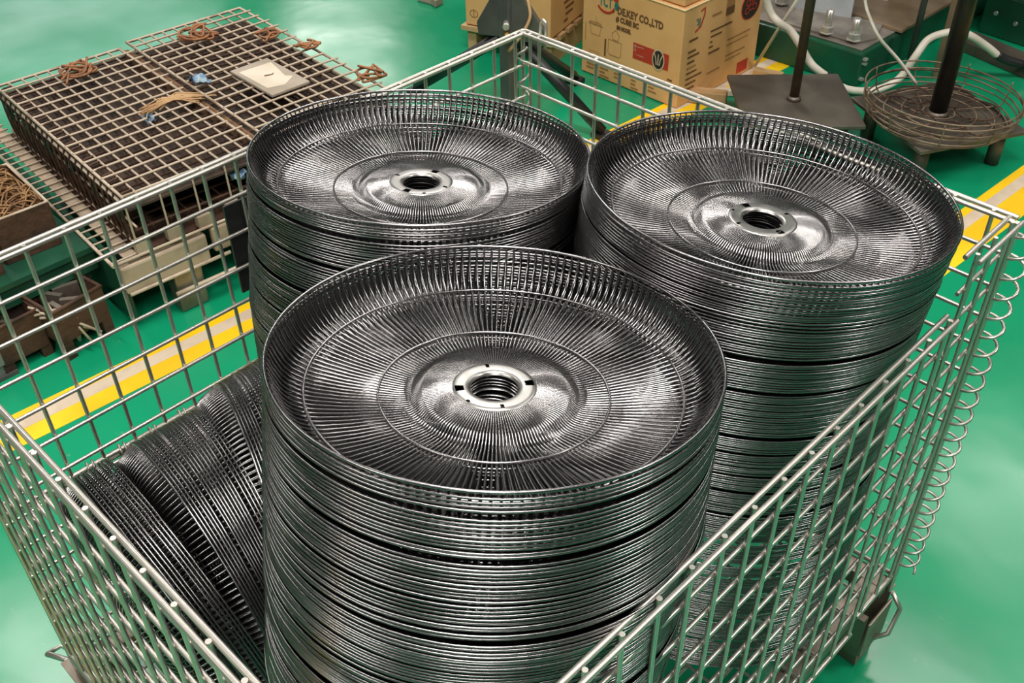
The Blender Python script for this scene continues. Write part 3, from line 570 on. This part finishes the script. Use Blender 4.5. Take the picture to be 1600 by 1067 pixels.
# timber scraps at the foot of the big box
for i, (x, y, l, wdt, rz, lab) in enumerate(((-.60, 2.50, .13, .04, .5, 'short timber strip against the big box foot, under the steel plate'), (-.575, 2.60, .16, .03, .9, 'thin pale timber strip beside the big box right side'), (-.56, 2.80, .10, .03, .3, 'short timber offcut behind the flat steel plate stand'))):
    tag(MB().box((x, y, .012 + .012 * (i == 0)), (l, wdt, .022 + .02 * (i == 0)), rz=rz).build('timber_strip', ('wood', 'paper', 'wood')[i], None, .003), lab, 'wood')

# ------------------------------------------------------------------ plate stands
def plate_stand(name, c, side, rz, z, post_r, post_m, lean, label, leg_r):
    s = thing(name, label, 'stand', c, rz)
    MB().box((0, 0, z - .006), (side, side, .012)).build('square_plate', 'plate', s, .002)
    MB().tube([(0, 0, z), (lean[0], lean[1], z + .95)], post_r, 16).build('post', post_m, s); MB().lathe([(post_r, .0), (post_r + .008, .0), (post_r + .006, .008), (post_r, .012)], 20, (0, 0, z)).build('weld_collar', 'plate', s)
    for x in (-1, 1):
        for y in (-1, 1): MB().cyl((x * side * .36, y * side * .36, 0), (x * side * .36, y * side * .36, z - .012), leg_r, 12).build('leg', 'plate', s)
    MB().box((0, side * .36, z - .022), (side * .72, .02, .02)).box((0, -side * .36, z - .022), (side * .72, .02, .02)).build('under_brace', 'plate', s)
    return s
plate_stand('plate_stand', (-.284, 2.497, 0), .352, .77, .12, .0145, 'post', (.0, .0), 'steel plate stand with a thin brown post beside the printed box', .014)
plate_stand('plate_stand', (.078, 2.704, 0), .36, 1.09, .12, .026, 'post_dark', (.0, .0), 'steel plate stand with a thick black post inside the wire basket', .021)
# wire basket around the thick post
bk = thing('wire_basket', 'round brown wire basket lying on the plate around the black post', 'basket', (.092, 2.675, .121))
for z, r, t in ((.082, .220, (.02, .05)), (.066, .219, (-.01, .04)), (.049, .218, (.03, .03)), (.033, .212, (0, .03)), (.019, .204, (.02, .02)), (.007, .190, (0, .0))):
    MB().ring((jit(.006), jit(.006), z), r, .0026, 56, 6, (t[0], t[1], 1)).build('hoop', 'brown_wire', bk)
for k in range(9):
    q = 2 * PI * k / 9 + .3
    MB().tube(smooth_path([V(.05 * math.cos(q + .5), .05 * math.sin(q + .5), .008), V(.13 * math.cos(q + .1), .13 * math.sin(q + .1), .010), V(.2 * math.cos(q), .2 * math.sin(q), .016), V(.214 * math.cos(q), .214 * math.sin(q), .045), V(.222 * math.cos(q), .222 * math.sin(q), .088)], 4), .0022, 5).build('rib', 'brown_wire', bk)
for k in range(7):
    q = 2 * PI * k / 7; MB().ring((.12 * math.cos(q), .12 * math.sin(q), .014 + .002 * k), .05 + .012 * (k % 3), .0022, 28, 5, (jit(.08), jit(.08), 1)).build('inner_loop', 'rust', bk)
MB().ring((0, 0, .02), .105, .0024, 40, 5).ring((0, 0, .016), .155, .0024, 48, 5).ring((0, 0, .02), .045, .0024, 24, 5).build('floor_hoops', 'brown_wire', bk)

# ------------------------------------------------------------------ green machines behind
mc = thing('machine_base', 'dark green machine base with bolted steel top behind the plate stands', 'machine', (-.296, 2.93, 0), .02)
MB().prism([(0, 0), (-.75, -.01), (-.75, 1.2), (.06, 1.2)], (0, 0, 0), (1, 0, 0), (0, 1, 0), (0, 0, 1), .118).build('base_block', 'machine_green', mc, .006)
MB().prism([(-.015, .02), (-.72, .012), (-.72, 1.1), (.035, 1.1)], (0, 0, .118), (1, 0, 0), (0, 1, 0), (0, 0, 1), .006).build('top_plate', 'scuffed', mc, .002)
MB().prism([(-.05, .045), (-.34, .03), (-.36, .20), (-.06, .24), (-.02, .12)], (0, 0, .124), (1, 0, 0), (0, 1, 0), (0, 0, 1), .010).build('shim_plate', 'scuffed', mc, .003)
MB().prism([(-.30, .26), (.02, .22), (.04, .75), (-.28, .70)], (0, 0, .124), (1, 0, 0), (0, 1, 0), (0, 0, 1), .014).build('oiled_sheet', 'brown_plate', mc, .003)
for x, y, h in ((-.165, .045, .05), (-.068, .052, .042), (-.33, .22, .06), (-.42, .17, .05)):
    b_ = MB().lathe([(0, .134), (.026, .134), (.026, .137), (.022, .138), (.022, .156), (.014, .158), (.013, .158 + h), (.010, .162 + h), (0, .162 + h)], 6, (x, y, 0), False).build('anchor_nut', 'bolt', mc)
    MB().cyl((x, y, .15), (x, y, .165 + h), .0125, 14).build('stud', 'bolt', b_)
for poly, o, ux in (([(0, 0), (.20, 0), (.20, .4), (.03, .4)], (-.36, .16, .13), (1, .25, 0)), ([(0, 0), (.16, 0), (.02, .30), (0, .30)], (-.12, .62, .13), (1, .1, 0)), ([(0, 0), (.26, 0), (.26, .4), (0, .4)], (-.40, .42, .13), (1, 0, 0))):
    u_ = Vector(ux).normalized(); MB().prism(poly, o, u_, (0, 0, 1), V(-u_.y, u_.x, 0), .016).build('gusset', 'grey_sheet', mc, .002)
for z in (.10, .085, .03): MB().box((.006, .01, z), (.016, .012, .008)).build('side_lug', 'bolt', mc)
MB().cyl((-.21, .62, .138), (-.21, .62, .7), .05, 18).build('pillar', 'grey_sheet', mc)
MB().prism([(-.75, .25), (.45, .22), (.45, 1.3), (-.75, 1.3)], (0, 0, .70), (1, 0, 0), (0, 1, 0), (0, 0, 1), 1.5).build('unseen_machine_body', 'machine_green', mc, .02)  # unseen upper machine, added and sized to shade the floor in front
MB().box((-.60, .7, .41), (.10, .10, .58)).build('pillar', 'grey_sheet', mc, .004)
mc2 = thing('machine_base', 'dark green machine block at the upper right picture corner', 'machine', (-.21, 3.64, 0), -.10)
MB().prism([(0, 0), (.75, 0), (.75, .6), (0, .6)], (0, 0, 0), (1, 0, 0), (0, 1, 0), (0, 0, 1), .15).build('base_block', 'machine_green', mc2, .006)
MB().prism([(.01, .01), (.74, .01), (.74, .59), (.01, .59)], (0, 0, .15), (1, 0, 0), (0, 1, 0), (0, 0, 1), .006).build('top_plate', 'scuffed', mc2, .002)
for x, z in ((.05, .085), (.13, .07)): MB().cyl((x, -.004, z), (x, .004, z), .008, 10).build('side_bolt', 'bolt', mc2)
MB().lathe([(0, .156), (.045, .156), (.04, .19), (.02, .195), (.02, .23), (0, .23)], 20, (.17, .10, 0)).build('anchor_nut', 'bolt', mc2)
tag(MB().box((-.02, 3.45, .02), (.36, .10, .04), rz=-.25).build('steel_bar_stock', 'plate', None, .003), 'flat dark steel bar on the floor before the right machine block', 'bar')
tag(MB().tube([(-.212, 3.11, 0), (-.212, 3.11, 1.0)], .011, 12).build('grey_pipe', 'dark_grey'), 'thin upright dark grey pipe behind the wire basket', 'pipe')
tag(MB().box((-.135, 3.19, .35), (.04, .02, .70), rz=.4).build('timber_batten', 'brown_plate', None, .002), 'upright brown timber batten behind the thick black post', 'batten')
# ------------------------------------------------------------------ hose and cables
hs = [(-.535, 2.645, .36), (-.515, 2.675, .280), (-.484, 2.685, .250), (-.457, 2.718, .220), (-.420, 2.728, .180), (-.399, 2.755, .130), (-.372, 2.770, .100), (-.328, 2.825, .050), (-.294, 2.842, .030), (-.259, 2.890, .015), (-.226, 2.934, .015), (-.198, 2.983, .030), (-.181, 3.010, .060), (-.158, 3.022, .130), (-.149, 3.062, .170), (-.117, 3.097, .190), (-.084, 3.141, .190), (-.053, 3.178, .170), (-.018, 3.249, .120), (.015, 3.298, .080), (.073, 3.360, .050), (.16, 3.44, .02), (.30, 3.50, .014)]
ho = thing('hose', 'cream rubber hose looping over the floor behind the plate stands', 'hose', (0, 0, 0))
pts = smooth_path(hs, 6)
MB().tube(pts, .0125, 10).build('hose_tube', 'hose', ho)
for i0, i1 in ((39, 44), (112, 121)): MB().tube(pts[i0:i1], .0145, 10).build('black_joint', 'black', ho)
tag(MB().tube([(-.40, 2.69, .41), (-.628, 2.819, .012)], .0055, 8).build('white_rod', 'hose'), 'thin pale rod leaning between the printed box and the machine', 'rod')
tag(MB().tube(smooth_path([(-.214, 2.665, .46), (-.204, 2.671, .4), (-.179, 2.666, .36), (-.136, 2.677, .3), (-.092, 2.746, .22), (-.044, 2.799, .142)], 6), .005, 8).build('thin_cable', 'hose'), 'thin cream cable hanging down into the wire basket', 'cable')
